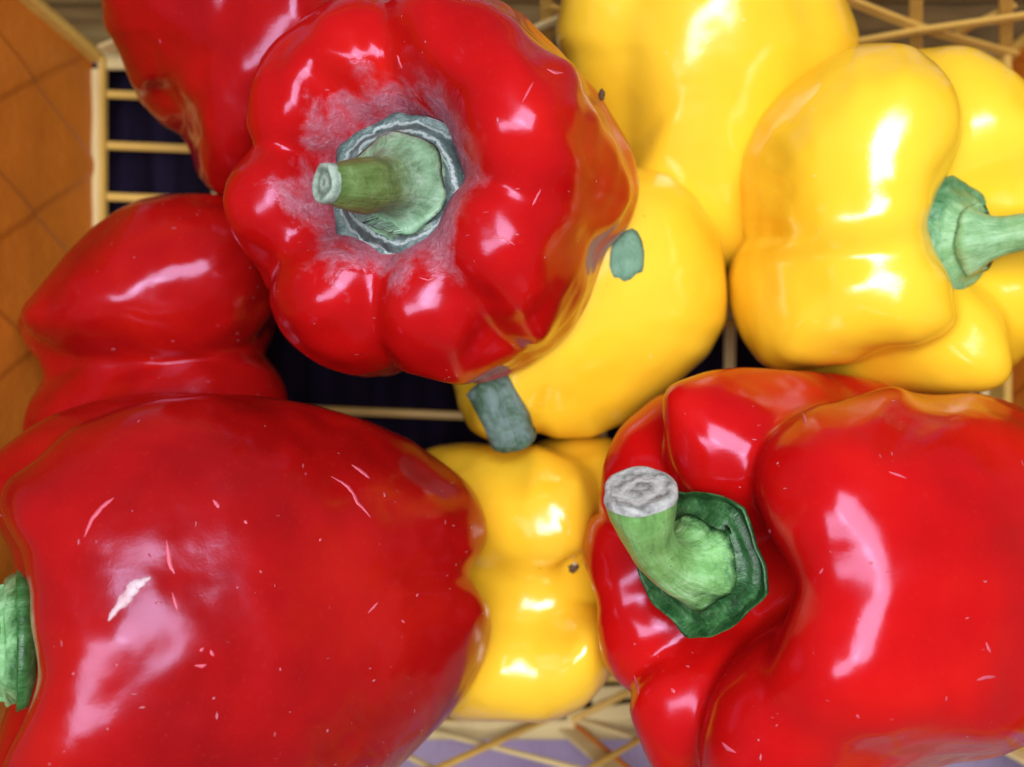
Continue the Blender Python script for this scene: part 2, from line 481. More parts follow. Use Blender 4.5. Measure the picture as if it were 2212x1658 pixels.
def stem(parent, tip, base, axis, r_tip, r_mid, r_cal, mats, pts, bend=0.5, ph=0.10, tipn=None, cal_rise=0.35, cup=0.0, flare=1.35, swell=1.12, calflat=0.55, hook=0.35):
    """cut tip -> shaft -> flare -> calyx disc. axis points out of the pepper."""
    tip = np.asarray(tip, float); base = np.asarray(base, float); ax = frame(axis)
    Ln = np.linalg.norm(tip - base)
    tn = frame(tip - base) if tipn is None else frame(tipn)
    b1 = base + ax * (Ln * bend); t1 = tip - tn * (Ln * hook)
    org = base
    rings = []
    N = 26
    for i in range(N + 1):
        t = i / N
        c, d = bez(tip, t1, b1, base + ax * cal_rise, t)
        q = min(1, t / 0.35); r = r_tip * swell + (r_mid - r_tip * swell) * (q * q * (3 - 2 * q))
        q = max(0, (t - 0.45) / 0.55); r += r_mid * (flare - 1) * q ** 2.2
        if i == 0: r = r_tip * swell * 0.97
        rings.append((c, -d, r, 0.035 + 0.03 * t, None, 0, 0.6 * t))
    rings.append((base + ax * (cal_rise - 0.30), -ax, r_mid * flare * 1.02, 0.03, None, 0, 0.62))
    sweep('stem', rings, mats[0], parent, origin=org)
    # calyx: from the shaft's foot outward to the pointed rim, then under
    c0, d0 = bez(tip, t1, b1, base + ax * cal_rise, 0.97)
    rr = []
    M = 16; rs = r_mid * flare * 0.72
    for i in range(M + 1):
        t = i / M
        r = rs + (r_cal - rs) * t ** 0.85
        h = (cal_rise - 0.04) * (1 - t) ** 1.25 + cup * t ** 3 - calflat * 0.16 * t
        h += 0.045 * math.sin(t * 15) * (0.3 + t)
        nrm = -(ax * 1.0)
        rr.append((base + ax * h, nrm, r, 0.02 * (1 - t), pts, ph * t ** 3, 0.55 + 0.45 * t))
    rr.append((base + ax * (cup - 0.14 - calflat * 0.16), -ax, r_cal * 0.985, 0, pts, ph * 0.9, 1.0))
    rr.append((base + ax * (cup - 0.30 - calflat * 0.16), -ax, r_cal * 0.80, 0, pts, ph * 0.3, 1.0))
    sweep('calyx', rr, mats[1], parent, origin=org)
    # cut end: slightly domed rough disc with a torn raised rim
    e = []
    for q, h in ((0.02, 0.03), (0.25, 0.05), (0.5, 0.02), (0.72, 0.05), (0.88, 0.08), (0.98, 0.05), (1.03, -0.02), (1.03, -0.10)):
        e.append((tip + tn * h, -tn, r_tip * swell * q, 0.03 * q, None, 0, q))
    sweep('cut_end', e, mats[2], parent, nseg=48, cap=True, origin=tip)

# ------------------------------------------------------------------ materials
G_RED = 'red bell peppers heaped in the basket'
G_YEL = 'yellow bell peppers heaped in the basket'
m_stem_a = m_cal_a = plant_mat('stem_weathered', ((0.055, 0.10, 0.022), (0.11, 0.19, 0.05), (0.18, 0.28, 0.10)),
    ((0.10, 0.20, 0.10), (0.20, 0.36, 0.22), (0.34, 0.50, 0.36)), ((0.030, 0.052, 0.055), (0.075, 0.12, 0.115), (0.17, 0.23, 0.23)), 0.60, 0.68, 7.0, 0.12)
m_cut_a = ringed_mat('cut_pale', ((0.09, 0.12, 0.09), (0.22, 0.30, 0.24), (0.42, 0.50, 0.42)), 1.5, 1.2)
m_stem_e = m_cal_e = plant_mat('stem_bright', ((0.10, 0.24, 0.06), (0.18, 0.40, 0.11), (0.28, 0.52, 0.20)),
    ((0.12, 0.32, 0.08), (0.22, 0.50, 0.17), (0.40, 0.70, 0.36)), ((0.006, 0.03, 0.008), (0.018, 0.085, 0.022), (0.07, 0.21, 0.07)), 0.50, 0.64, 0, 0.3)
m_stem_d = plant_mat('stem_fresh', ((0.10, 0.25, 0.08), (0.24, 0.48, 0.20), (0.42, 0.70, 0.38)), ((0.10, 0.25, 0.08), (0.24, 0.50, 0.22), (0.45, 0.74, 0.44)), ((0.008, 0.04, 0.010), (0.03, 0.13, 0.03), (0.10, 0.27, 0.10)), 0.74, 0.92, 0, 0.3)
m_cut_e = ringed_mat('cut_dry', ((0.13, 0.13, 0.12), (0.40, 0.40, 0.39), (0.60, 0.60, 0.58)), 1.6, 2.6)
m_stem_y = m_cal_y = plant_mat('stem_teal', ((0.12, 0.27, 0.09), (0.22, 0.43, 0.17), (0.34, 0.56, 0.28)),
    ((0.13, 0.32, 0.13), (0.24, 0.46, 0.21), (0.36, 0.60, 0.34)), ((0.02, 0.10, 0.04), (0.07, 0.24, 0.10), (0.17, 0.38, 0.20)), 0.66, 0.9, 0, 0.2)
m_stem_s = stem_mat('stem_bluish', ((0.022, 0.055, 0.025), (0.06, 0.13, 0.075), (0.13, 0.22, 0.16)), (0.22, 0.31, 0.32), 0.5, 0.15)

# ------------------------------------------------------------------ A: red pepper on top, stem to the viewer
TR_A = [(480,440),(485,400),(500,365),(545,318),(530,270),(535,200),(560,130),(600,80),(650,45),(700,5),(770,-20),(850,-12),(920,-32),(1000,-25),(1080,0),(1130,30),(1180,80),(1230,130),(1290,195),(1330,260),(1365,320),(1380,380),(1380,430),(1360,490),(1310,545),(1290,600),(1275,650),(1240,710),(1190,760),(1130,800),(1060,825),(990,833),(930,820),(880,806),(830,815),(770,815),(700,795),(640,755),(600,710),(580,650),(570,600),(530,550),(495,500)]
pa = Pepper((945, 412, -1.6), (-0.20, 0.0, 1), [
    ('r', 194, 2.75, 0.5, 3.1, 1.42, 1.50, 0.0),       # left
    ('r', 148, 2.70, 0.5, 3.1, 1.45, 1.35, 0.0),       # upper left
    ('r', 113, 2.65, 0.6, 3.1, 1.50, 1.25, 0.0),       # top
    ('r', 62, 2.70, 0.8, 3.4, 1.62, 2.00, 0.0),        # top right
    ('r', 18, 2.70, 0.9, 3.5, 1.65, 2.30, 0.0),        # right
    ('r', 322, 2.65, 0.8, 3.3, 1.60, 1.45, 0.0),       # lower right
    ('r', 284, 2.65, 0.6, 3.1, 1.55, 1.25, 0.0),       # bottom
    ('r', 240, 2.70, 0.6, 3.1, 1.55, 1.50, 0.0),       # lower left
    ('r', 0, 0.01, -1.0, 2.9, 2.9, 2.9)], k=0.18, power=2.4, seed=1, wob=0.09)
cav_a = P(855, 406, 1.2)
A = make_pepper('red_pepper', 'topmost glossy red pepper, its weathered hexagonal calyx and stem stub towards the viewer', G_RED, pa,
                red_skin('red_skin', 1), TR_A, cav=cav_a, cavr=4.1)
ba = P(872, 408, 1.35)
stem(A, P(702, 397, 3.75), ba, (-0.16, 0.02, 1), 0.38, 0.52, 1.50, (m_stem_a, m_cal_a, m_cut_a),
     [0.5, 1.6, 2.5, 3.7, 4.6, 5.6], ph=0.11, bend=0.28, cal_rise=0.55, flare=1.95, swell=1.0, tipn=(-0.75, 0, 0.65))

# ------------------------------------------------------------------ B: red pepper at the top left behind
TR_B = [(215,-10),(225,60),(255,110),(270,150),(300,220),(350,270),(400,300),(410,340),(430,390),(480,430),(560,420),(640,330),(720,200),(740,60),(720,-80),(640,-200),(500,-260),(350,-220),(250,-130)]
pb = Pepper((470, 60, -3.6), (0.55, 0.55, 0.35), [
    (370, 20, -3.4, 3.6, 1.9, 2.1),
    (560, 190, -3.0, 3.6, 1.9, 1.9),
    (560, -20, -2.6, 3.6, 1.9, 1.9),
    (400, 240, -5.0, 3.3, 1.9, 2.0),
    (470, 60, -4.3, 3.3, 2.5, 2.5)], k=0.2, seed=2)
B = make_pepper('red_pepper', 'dark red pepper cut off by the upper left edge, behind the topmost red pepper', G_RED, pb, red_skin('red_skin_dark', 2, 0.09), TR_B)

# ------------------------------------------------------------------ C: red pepper at middle left, lying on its side
TR_C = [(560,440),(480,420),(420,417),(360,420),(300,430),(250,455),(200,490),(150,540),(100,600),(50,660),(37,700),(50,740),(88,790),(92,820),(62,860),(45,920),(60,980),(120,1060),(250,1120),(450,1110),(580,1030),(630,920),(622,850),(600,800),(572,768),(590,730),(600,680),(620,600),(610,510)]
pc = Pepper((335, 745, -4.2), (1, 0.1, -0.15), [
    (335, 620, -3.7, 3.0, 1.95, 2.15),
    (350, 895, -4.1, 3.0, 1.75, 1.80),
    (340, 690, -6.3, 3.0, 2.0, 2.2),
    (330, 760, -4.9, 2.8, 2.0, 2.0)], k=0.18, power=2.0, seed=3, wob=0.09)
C = make_pepper('red_pepper', 'red pepper lying on its side against the orange basket wall, a deep seam across it', G_RED, pc, red_skin('red_skin_deep', 3, 0.10), TR_C)

# ------------------------------------------------------------------ D: big red pepper at the lower left
TR_D = [(-50,1020),(0,968),(50,930),(120,890),(220,860),(350,845),(450,848),(560,855),(680,875),(780,903),(880,945),(960,1000),(1010,1040),(1040,1090),(1053,1140),(1048,1185),(1036,1215),(1004,1240),(1036,1264),(1060,1320),(1062,1370),(1045,1430),(1010,1500),(960,1560),(900,1620),(850,1670),(720,1750),(500,1810),(250,1820),(60,1770),(-30,1680),(0,1560),(28,1480),(45,1400),(38,1280),(15,1180),(-40,1110)]
pd = Pepper((525, 1285, -1.3), (-0.79, -0.05, 0.61), [
    ('r', 43, 2.65, 0.0, 5.0, 2.0, 2.45, 0.0),
    ('r', -42, 3.0, 0.1, 5.1, 2.0, 2.75, 0.0),
    ('r', 125, 2.0, 0.0, 4.5, 2.2, 2.2, 0.10),
    ('r', -120, 2.2, 0.2, 4.5, 2.2, 2.2, 0.10),
    ('r', 180, 1.8, 0.0, 4.3, 2.2, 2.2, 0.10),
    ('r', -1, 2.45, 1.5, 3.4, 1.95, 2.0, 0.0),
    ('r', 0, 0.01, 0.8, 3.4, 3.0, 3.0)], k=0.30, power=2.3, seed=4, wob=0.045)
D = make_pepper('red_pepper', 'largest red pepper at the lower left, lying on its side with a ragged white scar', G_RED, pd, red_skin('red_skin_scuffed', 4, 0.11, 1.3), TR_D)
stem(D, P(-190, 1350, 1.4), P(32, 1385, 0.0), (-0.90, 0.0, 0.43), 0.6, 0.95, 1.65, (m_stem_d, m_stem_d, m_cut_e),
     [0.4, 1.5, 2.4, 3.5, 4.7, 5.6], ph=0.08, bend=0.4, cal_rise=0.5, flare=1.25)

# ------------------------------------------------------------------ E: red pepper at the lower right
TR_E = [(1258,1180),(1270,1130),(1300,1070),(1297,1030),(1310,980),(1340,920),(1400,870),(1460,825),(1530,800),(1600,792),(1680,797),(1760,803),(1850,812),(1900,825),(1985,850),(2050,850),(2100,845),(2150,855),(2212,880),(2300,940),(2380,1050),(2420,1200),(2400,1400),(2330,1540),(2212,1618),(2150,1640),(2050,1655),(1900,1690),(1750,1740),(1600,1750),(1480,1730),(1420,1680),(1385,1620),(1365,1560),(1350,1490),(1300,1430),(1290,1370),(1287,1290),(1265,1235)]
pe = Pepper((1775, 1225, -1.2), (-0.74, 0.0, 0.67), [
    ('r', 38, 2.8, 0.25, 4.0, 1.85, 2.45, 0.0),       # upper right
    ('r', -22, 2.80, 0.30, 4.1, 1.85, 2.20, 0.0),     # lower right
    ('r', 6, 2.80, -0.10, 3.9, 1.8, 1.4, 0.0),
    ('r', -62, 2.65, 0.30, 4.0, 1.95, 2.00, 0.0),     # bottom
    ('r', -113, 2.70, 0.1, 3.8, 1.8, 1.15, 0.0),      # bottom left
    ('r', -150, 2.55, 0.1, 3.7, 1.7, 1.15, 0.0),      # left lower
    ('r', 178, 2.55, 0.1, 3.7, 1.7, 1.15, 0.0),       # left
    ('r', 138, 2.65, 0.1, 3.7, 1.8, 1.35, 0.0),       # upper left
    ('r', 97, 2.70, 0.2, 3.9, 1.9, 1.35, 0.0),        # top
    ('r', 0, 0.01, -1.2, 3.5, 3.3, 3.3)], k=0.15, power=2.4, seed=5, wob=0.05)
cav_e = P(1545, 1215, 0.9)
E = make_pepper('red_pepper', 'red pepper whose thick bent green stem ends in a dry grey cut', G_RED, pe, red_skin('red_skin_bright', 5, -0.05), TR_E, wmin=0.3, wmax=0.9)
stem(E, P(1383, 1058, 3.6), P(1532, 1206, 1.20), (-0.66, -0.06, 0.75), 0.60, 0.45, 1.44, (m_stem_e, m_cal_e, m_cut_e),
     [0.5, 1.9, 3.0, 4.2, 5.3], ph=0.10, bend=0.42, cal_rise=0.55, flare=2.1, hook=0.50, tipn=(-0.10, 0.85, 0.52), cup=0.50, calflat=0.2, swell=1.1)

# ------------------------------------------------------------------ F: yellow pepper at the top
TR_F = [(1205,40),(1198,80),(1215,130),(1235,250),(1270,380),(1340,500),(1440,570),(1560,590),(1660,550),(1740,420),(1810,250),(1850,150),(1858,90),(1850,50),(1830,0),(1790,-90),(1700,-180),(1560,-230),(1400,-210),(1280,-130),(1220,-40)]
pf = Pepper((1530, 110, -5.5), (0.05, 1, 0.45), [
    (1315, 120, -5.3, 3.8, 1.5, 1.7),
    (1540, 120, -4.6, 4.1, 2.3, 2.7),
    (1690, 130, -5.6, 3.9, 2.0, 2.3),
    (1530, 120, -6.0, 3.8, 2.6, 2.9)], k=0.24, power=2.1, seed=6, wob=0.02)
F = make_pepper('yellow_pepper', 'yellow pepper cut off by the upper edge, right of the topmost red pepper', G_YEL, pf, yellow_skin('yellow_skin', 6), TR_F)

# ------------------------------------------------------------------ G: yellow pepper at the right with its stem to the right
TR_G = [(1850,95),(1930,92),(2000,105),(2050,95),(2100,100),(2160,130),(2212,170),(2270,240),(2310,350),(2320,500),(2310,640),(2270,740),(2212,770),(2190,800),(2170,830),(2130,848),(2040,860),(1900,850),(1760,835),(1700,815),(1640,785),(1600,730),(1575,660),(1570,600),(1580,560),(1608,512),(1602,470),(1590,390),(1600,320),(1640,250),(1700,190),(1780,130)]
pg = Pepper((1858, 500, -3.8), (0.54, -0.05, 0.84), [
    ('r', 138, 2.35, 0.1, 3.3, 1.95, 2.35, 0.03),      # upper left, big
    ('r', 58, 2.4, 0.2, 3.2, 1.9, 1.9, 0.03),          # top right
    ('r', 180, 2.25, 0.05, 3.25, 1.75, 1.35, 0.03),
    ('r', -136, 2.4, 0.1, 3.35, 1.95, 1.85, 0.03),     # lower left
    ('r', -84, 2.5, 0.1, 3.3, 1.9, 1.35, 0.03),        # lower
    ('r', -38, 2.4, 0.3, 3.2, 1.8, 1.5, 0.03),         # lower right
    ('r', 12, 2.4, 0.3, 3.2, 1.8, 1.6, 0.03),
    ('r', 0, 0.01, -0.8, 3.1, 2.8, 2.8)], k=0.20, power=2.1, seed=7)
Gp = make_pepper('yellow_pepper', 'yellow pepper at the right edge with its green stem pointing right out of the picture', G_YEL, pg, yellow_skin('yellow_skin_lemon', 7, -0.02), TR_G)
stem(Gp, P(2330, 485, -0.2), P(2066, 522, -1.45), (0.56, -0.05, 0.82), 0.45, 0.42, 1.40, (m_stem_y, m_cal_y, m_cut_a),
     [0.3, 1.4, 2.5, 3.7, 4.9, 5.7], ph=0.12, bend=0.3, cal_rise=0.5, flare=1.9)

# ------------------------------------------------------------------ H: yellow pepper in the middle, under the topmost red one
TR_H = [(1380,360),(1440,375),(1500,420),(1545,490),(1565,560),(1572,640),(1568,700),(1530,770),(1480,815),(1430,855),(1350,915),(1280,945),(1200,948),(1165,935),(1120,950),(1060,955),(1015,930),(990,880),(975,820),(990,700),(1060,520),(1180,400),(1280,360)]
ph_ = Pepper((1215, 680, -4.6), (-0.62, -0.75, 0.05), [
    (1220, 580, -4.2, 3.6, 2.3, 2.7),
    (1210, 770, -4.5, 3.5, 2.1, 2.3),
    (1080, 720, -5.7, 3.4, 1.9, 2.0),
    (1210, 660, -5.0, 3.4, 2.6, 2.6)], k=0.35, seed=8, wob=0.03)
H = make_pepper('yellow_pepper', 'smooth yellow pepper half hidden under the topmost red pepper, short stem at its lower left', G_YEL, ph_, yellow_skin('yellow_skin_smooth', 8), TR_H)
stem(H, P(1108, 948, -2.75), P(1050, 800, -2.45), (-0.3, -0.9, 0.1), 0.56, 0.56, 0.60, (m_stem_s, m_stem_s, m_stem_s),
     [0.3, 1.4, 2.5, 3.7, 4.9, 5.7], ph=0.0, bend=0.05, cal_rise=0.2, flare=1.05, tipn=(0.3, -1.0, -0.5), swell=1.0)

# ------------------------------------------------------------------ I: yellow pepper at the bottom centre
TR_I = [(900,985),(930,965),(1000,955),(1080,962),(1135,966),(1190,945),(1260,938),(1320,945),(1370,1000),(1400,1120),(1385,1250),(1350,1380),(1320,1460),(1290,1500),(1260,1530),(1220,1550),(1170,1563),(1100,1560),(1040,1560),(985,1555),(900,1520),(840,1420),(830,1230),(850,1080)]
pi_ = Pepper((1130, 1250, -5.0), (-0.6, 0.05, -0.8), [
    (1090, 1100, -4.6, 3.3, 1.75, 1.8),
    (1270, 1065, -5.2, 3.2, 1.35, 1.4),
    (1180, 1400, -4.6, 3.3, 1.75, 2.0),
    (1010, 1400, -4.9, 3.2, 1.6, 1.7),
    (1120, 1250, -5.6, 3.0, 2.4, 2.4)], k=0.17, seed=9, dimples=((1238, 1225, -2.5, 0.55, 0.35),))
I = make_pepper('yellow_pepper', 'yellow pepper at the bottom centre showing its lobed blossom end with a tiny brown scar', G_YEL, pi_, yellow_skin('yellow_skin_golden', 9, 0.02), TR_I)

# small blossom scar
def nugget(name, c, r, mat, parent=None, sq=(1, 1, 1), seed=0):
    d, q = cube_sphere(8)
    V = []
    for p in d:
        k = 1 + 0.35 * mnoise.noise(Vector(p * 2.0 + seed))
        V.append(np.asarray(c) + p * r * k * np.array(sq))
    return mesh_obj(name, V, q, mat, parent, origin=c)
t_ = NT('dry_brown'); m_brown = t_.set(Base_Color=(0.10, 0.05, 0.02), Roughness=0.8)
t_ = NT('dry_pale'); m_pale = t_.set(Base_Color=(0.55, 0.45, 0.30), Roughness=0.7)
sp = pi_.surf(1238, 1226)
nugget('blossom_scar', sp + np.array((0.0, 0, 0.0)), 0.13, m_brown, I, (1, 1, 0.6), 1)
nugget('blossom_scar', sp + np.array((0.03, 0.10, 0.04)), 0.07, m_pale, I, (1, 0.8, 0.7), 3)

# ------------------------------------------------------------------ patches that lie on a skin
def patch(name, pep, poly, mat, parent, lift=0.012, sub=4, thick=0.02):
    """a thin closed flake following the skin; poly is its outline over the view"""
    poly = np.array(poly, float); c = poly.mean(0)
    rings = []
    for i in range(sub, 0, -1): rings.append([c + (q - c) * i / sub for q in poly])
    n = len(poly); V = []
    for ri, ring in enumerate(rings):
        for q in ring:
            p = pep.surf(*q); nn = frame(p - pep.C)
            V.append(p + pep.nrm(p) * (lift * (0.2 if ri == 0 else 1)))
    p = pep.surf(*c); V.append(p + frame(p - pep.C) * lift)
    F = []
    for i in range(sub - 1):
        for j in range(n):
            k = (j + 1) % n; F.append((i * n + j, i * n + k, (i + 1) * n + k, (i + 1) * n + j))
    for j in range(n): F.append(((sub - 1) * n + j, (sub - 1) * n + (j + 1) % n, len(V) - 1))
    top = len(V); V2 = [v - frame(v - pep.C) * thick for v in V]
    F2 = [tuple(reversed([x + top for x in f])) for f in F]
    F3 = [((j + 1) % n, j, j + top, (j + 1) % n + top) for j in range(n)]
    return mesh_obj(name, V + V2, F + F2 + F3, mat, parent, origin=pep.surf(*c))
def streak(pts, wd):
    """outline of a tapering crooked scratch through the given points"""
    pts = np.array(pts, float); n = len(pts); L = []; R = []
    for i in range(n):
        d = pts[min(i + 1, n - 1)] - pts[max(i - 1, 0)]; d /= np.hypot(*d); nn = np.array([-d[1], d[0]])
        ww = wd * (math.sin(math.pi * (i + 0.35) / (n - 0.3)) ** 0.7) * 0.5
        L.append(pts[i] + nn * ww); R.append(pts[i] - nn * ww)
    return L + R[::-1]
t_ = NT('scar_white'); v_ = t_.obj(100)
m_scar = t_.set(Base_Color=t_.ramp(t_.noise(v_, 4, 4), [(0.3, (0.50, 0.26, 0.30)), (0.6, (0.62, 0.45, 0.50))]), Roughness=0.45)
t_ = NT('scratch_pink'); m_scr = t_.set(Base_Color=(0.60, 0.09, 0.14), Roughness=0.45)
def ribbon(name, pep, pts, wd, mat, parent, lift=0.010):
    pts = np.array(pts, float); t0 = np.linspace(0, len(pts) - 1, 5 * len(pts))
    f_ = np.stack([np.interp(t0, range(len(pts)), pts[:, k]) for k in (0, 1)], 1)
    rs = np.random.default_rng(int(pts[0, 0])); f_ += rs.normal(0, wd * 0.03, f_.shape)
    n = len(f_); V = []; F = []
    for i in range(n):
        d = f_[min(i + 1, n - 1)] - f_[max(i - 1, 0)]; d /= np.hypot(*d) + 1e-9; nn = np.array([-d[1], d[0]])
        ww = wd * (0.08 + math.sin(math.pi * (i + 0.2) / (n - 0.6)) ** 0.8) * 0.5 * (1 + 0.5 * mnoise.noise(Vector((i * 0.22, pts[0, 0], 0))))
        for q, h in ((f_[i] + nn * ww, -0.02), (f_[i] + nn * ww * 0.8, lift * 0.6), (f_[i], lift), (f_[i] - nn * ww * 0.8, lift * 0.6), (f_[i] - nn * ww, -0.02)):
            p = pep.surf(*q); V.append(p + pep.nrm(p) * h)
    for i in range(n - 1):
        for j in range(4): F.append((i * 5 + j, i * 5 + j + 1, (i + 1) * 5 + j + 1, (i + 1) * 5 + j))
        F.append((i * 5 + 4, i * 5, (i + 1) * 5, (i + 1) * 5 + 4))
    return mesh_obj(name, V, F, mat, parent, origin=V[0])
sc = ribbon('scar', pd, [(234,1341),(250,1318),(268,1298),(282,1280),(292,1264),(308,1258),(324,1247)], 27, m_scar, D, 0.022)
sc['label'] = 'ragged white scar'
for pts, wd in (([(715,1030),(738,1042),(752,1052),(764,1068),(772,1086),(786,1100),(800,1118)], 7), ([(760,1005),(775,1014),(788,1024),(798,1034)], 7),
                ([(360,1168),(364,1195),(368,1222),(378,1240)], 11), ([(372,1280),(378,1300),(384,1318)], 7), ([(460,1080),(468,1090),(473,1098)], 9),
                ([(432,1408),(440,1400)], 8), ([(455,1405),(458,1412),(462,1418)], 8), ([(420,1438),(436,1440),(446,1436)], 8), ([(690,1170),(694,1164)], 6), ([(528,1125),(534,1132)], 7),
                ([(182,1160),(200,1120),(222,1094),(246,1076)], 10), ([(795,1325),(808,1312),(816,1302)], 5), ([(900,1290),(903,1282)], 5), ([(868,1340),(874,1346)], 5)):
    ribbon('scratch', pd, pts, wd, m_scr, D)
for pts, wd in (([(1735,893),(1738,905),(1742,915)], 9), ([(1920,1020),(1940,1026),(1958,1034)], 5), ([(2130,1388),(2136,1402),(2140,1410)], 6), ([(2110,1470),(2128,1464),(2150,1462)], 8),
                ([(1560,1605),(1572,1618),(1590,1626)], 9), ([(1450,1488),(1458,1497)], 8), ([(1660,1145),(1664,1152)], 6), ([(1852,1340),(1858,1336)], 5),
                ([(1770,1240),(1778,1228)], 5), ([(1370,1460),(1376,1484),(1380,1500)], 6), ([(1850,1545),(1856,1552)], 6), ([(1900,1330),(1906,1336)], 6)):
    ribbon('scratch', pe, pts, wd, m_scr, E)
for pts, wd in (([(1182,150),(1200,158),(1216,158)], 6), ([(1152,178),(1140,200),(1128,222)], 5), ([(1168,410),(1158,430),(1150,445)], 6),
                ([(1063,512),(1088,514),(1112,530)], 6), ([(858,120),(862,136),(868,148)], 4), ([(905,600),(925,606),(940,600)], 4)):
    ribbon('scratch', pa, pts, wd, m_scr, A)

# grey-green leaf scrap stuck on the middle yellow pepper
t_ = NT('leaf_grey_green'); v_ = t_.obj(100)
m_leaf = t_.set(Base_Color=t_.ramp(t_.noise(v_, 3, 4), [(0.3, (0.10, 0.24, 0.15)), (0.7, (0.19, 0.36, 0.25))]), Roughness=0.6, Normal=t_.bump(t_.noise(v_, 8, 4), 0.0005))
lf = patch('leaf_scrap', ph_, [(1316,575),(1318,548),(1322,530),(1334,512),(1350,499),(1366,494),(1377,500),(1387,520),(1392,545),(1391,574),(1388,588),(1375,592),(1363,604),(1348,609),(1337,601),(1326,600),(1320,588)], m_leaf, None, 0.03, 4, 0.05)
lf['label'] = 'grey-green leaf scrap stuck to the smooth middle yellow pepper'; lf['category'] = 'leaf'
# dark crumbs
cr = nugget('dark_crumb', P(1300, 205, -0.2) , 0.10, m_brown, None, (0.7, 1.2, 0.7), 7)
cr['label'] = 'tiny dark crumb on the right rim of the topmost red pepper'; cr['category'] = 'crumb'

# ------------------------------------------------------------------ basket
ZF = -9.5
t_ = NT('purple_cloth'); v_ = t_.obj(100)
cl = t_.noise(v_, 0.25, 4, 0.6)
m_cloth = t_.set(Base_Color=t_.ramp(cl, [(0.3, (0.34, 0.24, 0.40)), (0.7, (0.50, 0.38, 0.56))]), Roughness=0.75,
                 Normal=t_.bump(t_.noise(t_.obj(100, (1, 0.12, 1)), 1.6, 3), 0.004, 0.6, t_.bump(t_.noise(v_, 18, 2), 0.0004)))
n = 60; xs = np.linspace(-60, 60, n)
V = [(x, y, ZF - 1.3 + 0.12 * mnoise.noise(Vector((x * 0.25, y * 0.06, 0)))) for x in xs for y in xs]
Fq = [(i * n + j, (i + 1) * n + j, (i + 1) * n + j + 1, i * n + j + 1) for i in range(n - 1) for j in range(n - 1)]
tb = mesh_obj('table_cloth', V, Fq, m_cloth); tb['kind'] = 'structure'
t_ = NT('indigo_shade'); v_ = t_.obj(100)  # dark sheet added below the basket floor; its colour stands in for shade
m_shade = t_.set(Base_Color=t_.ramp(t_.noise(t_.obj(100, (1, 0.08, 1)), 1.5, 4, 0.6), [(0.35, (0.004, 0.002, 0.007)), (0.7, (0.014, 0.009, 0.028))]), Roughness=0.9, Specular_IOR_Level=0.1)
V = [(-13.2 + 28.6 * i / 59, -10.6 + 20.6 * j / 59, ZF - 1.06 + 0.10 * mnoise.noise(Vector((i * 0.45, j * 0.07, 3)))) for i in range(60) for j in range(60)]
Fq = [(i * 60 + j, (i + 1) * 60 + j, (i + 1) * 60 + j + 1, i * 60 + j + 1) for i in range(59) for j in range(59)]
ct = mesh_obj('under_shade_sheet', V, Fq, m_shade); ct['kind'] = 'structure'

m_cream = plastic('plastic_cream', (0.88, 0.70, 0.34), 0.35, 0.25, 0.2)
m_orange = plastic('plastic_orange', (0.72, 0.22, 0.022), 0.32, 0.3, 0.12, (0.50, 0.11, 0.012))
m_ochre = plastic('plastic_ochre', (0.80, 0.50, 0.11), 0.4, 0.2, 0.2)

XL, XR, YB, YT = -12.5, 14.85, -10.45, 9.8     # floor rectangle
basket = thing('basket', 'yellow-orange plastic lattice basket holding all the peppers', 'basket', (0, 0, ZF))
def bar(p, q, wd, th, up, mat, name='strip', parent=None, segs=6, sag=0.0, round_=0.3):
    """flat bar from p to q, width across, thickness along 'up', slightly rounded edges"""
    p = np.asarray(p, float); q = np.asarray(q, float); d = frame(q - p); up = frame(np.asarray(up) - d * np.dot(up, d)); sd = np.cross(d, up)
    c = round_ * th
    sec = [(-wd / 2, -th / 2 + c), (-wd / 2 + c, -th / 2), (wd / 2 - c, -th / 2), (wd / 2, -th / 2 + c), (wd / 2, th / 2 - c), (wd / 2 - c, th / 2), (-wd / 2 + c, th / 2), (-wd / 2, th / 2 - c)]
    V = []; F = []
    for i in range(segs + 1):
        t = i / segs; c0 = p + (q - p) * t + up * (sag * math.sin(math.pi * t))
        for a, b in sec: V.append(c0 + sd * a + up * b)
    m = len(sec)
    for i in range(segs):
        for j in range(m):
            k = (j + 1) % m; F.append((i * m + j, i * m + k, (i + 1) * m + k, (i + 1) * m + j))
    F.append(tuple(range(m))[::-1]); F.append(tuple(segs * m + j for j in range(m)))
    return mesh_obj(name, V, F, mat, parent or basket, smooth=False, origin=p)

# floor: perimeter rails and open lattice
up = (0, 0, 1)
fl = bpy.data.objects.new('floor_frame', None)
bar((XL, YB, ZF), (XR, YB, ZF), 0.62, 0.22, up, m_cream, 'floor_rail')
bar((XL, YT, ZF), (XR, YT, ZF), 0.62, 0.22, up, m_cream, 'floor_rail')
bar((XL, YB + 0.31, ZF), (XL, YT - 0.31, ZF), 0.5, 0.22, up, m_cream, 'floor_rail')
bar((XR, YB + 0.31, ZF), (XR, YT - 0.31, ZF), 0.5, 0.22, up, m_cream, 'floor_rail')
random.seed(3)
for i in range(13):
    y = YT - 1.2 - i * 1.55
    if i == 5: continue
    bar((XL + 0.25, y + 0.15, ZF + 0.02), (XR - 0.25, y - 3.6 if False else y - 0.9, ZF + 0.02), 0.24, 0.14, up, m_ochre)
for i in range(7):
    x = XL + 3.4 + i * 3.9
    if i in (1, 2): continue
    bar((x, YB + 0.31, ZF - 0.14), (x + 0.2, YT - 0.31, ZF - 0.14), 0.34, 0.12, up, m_cream)

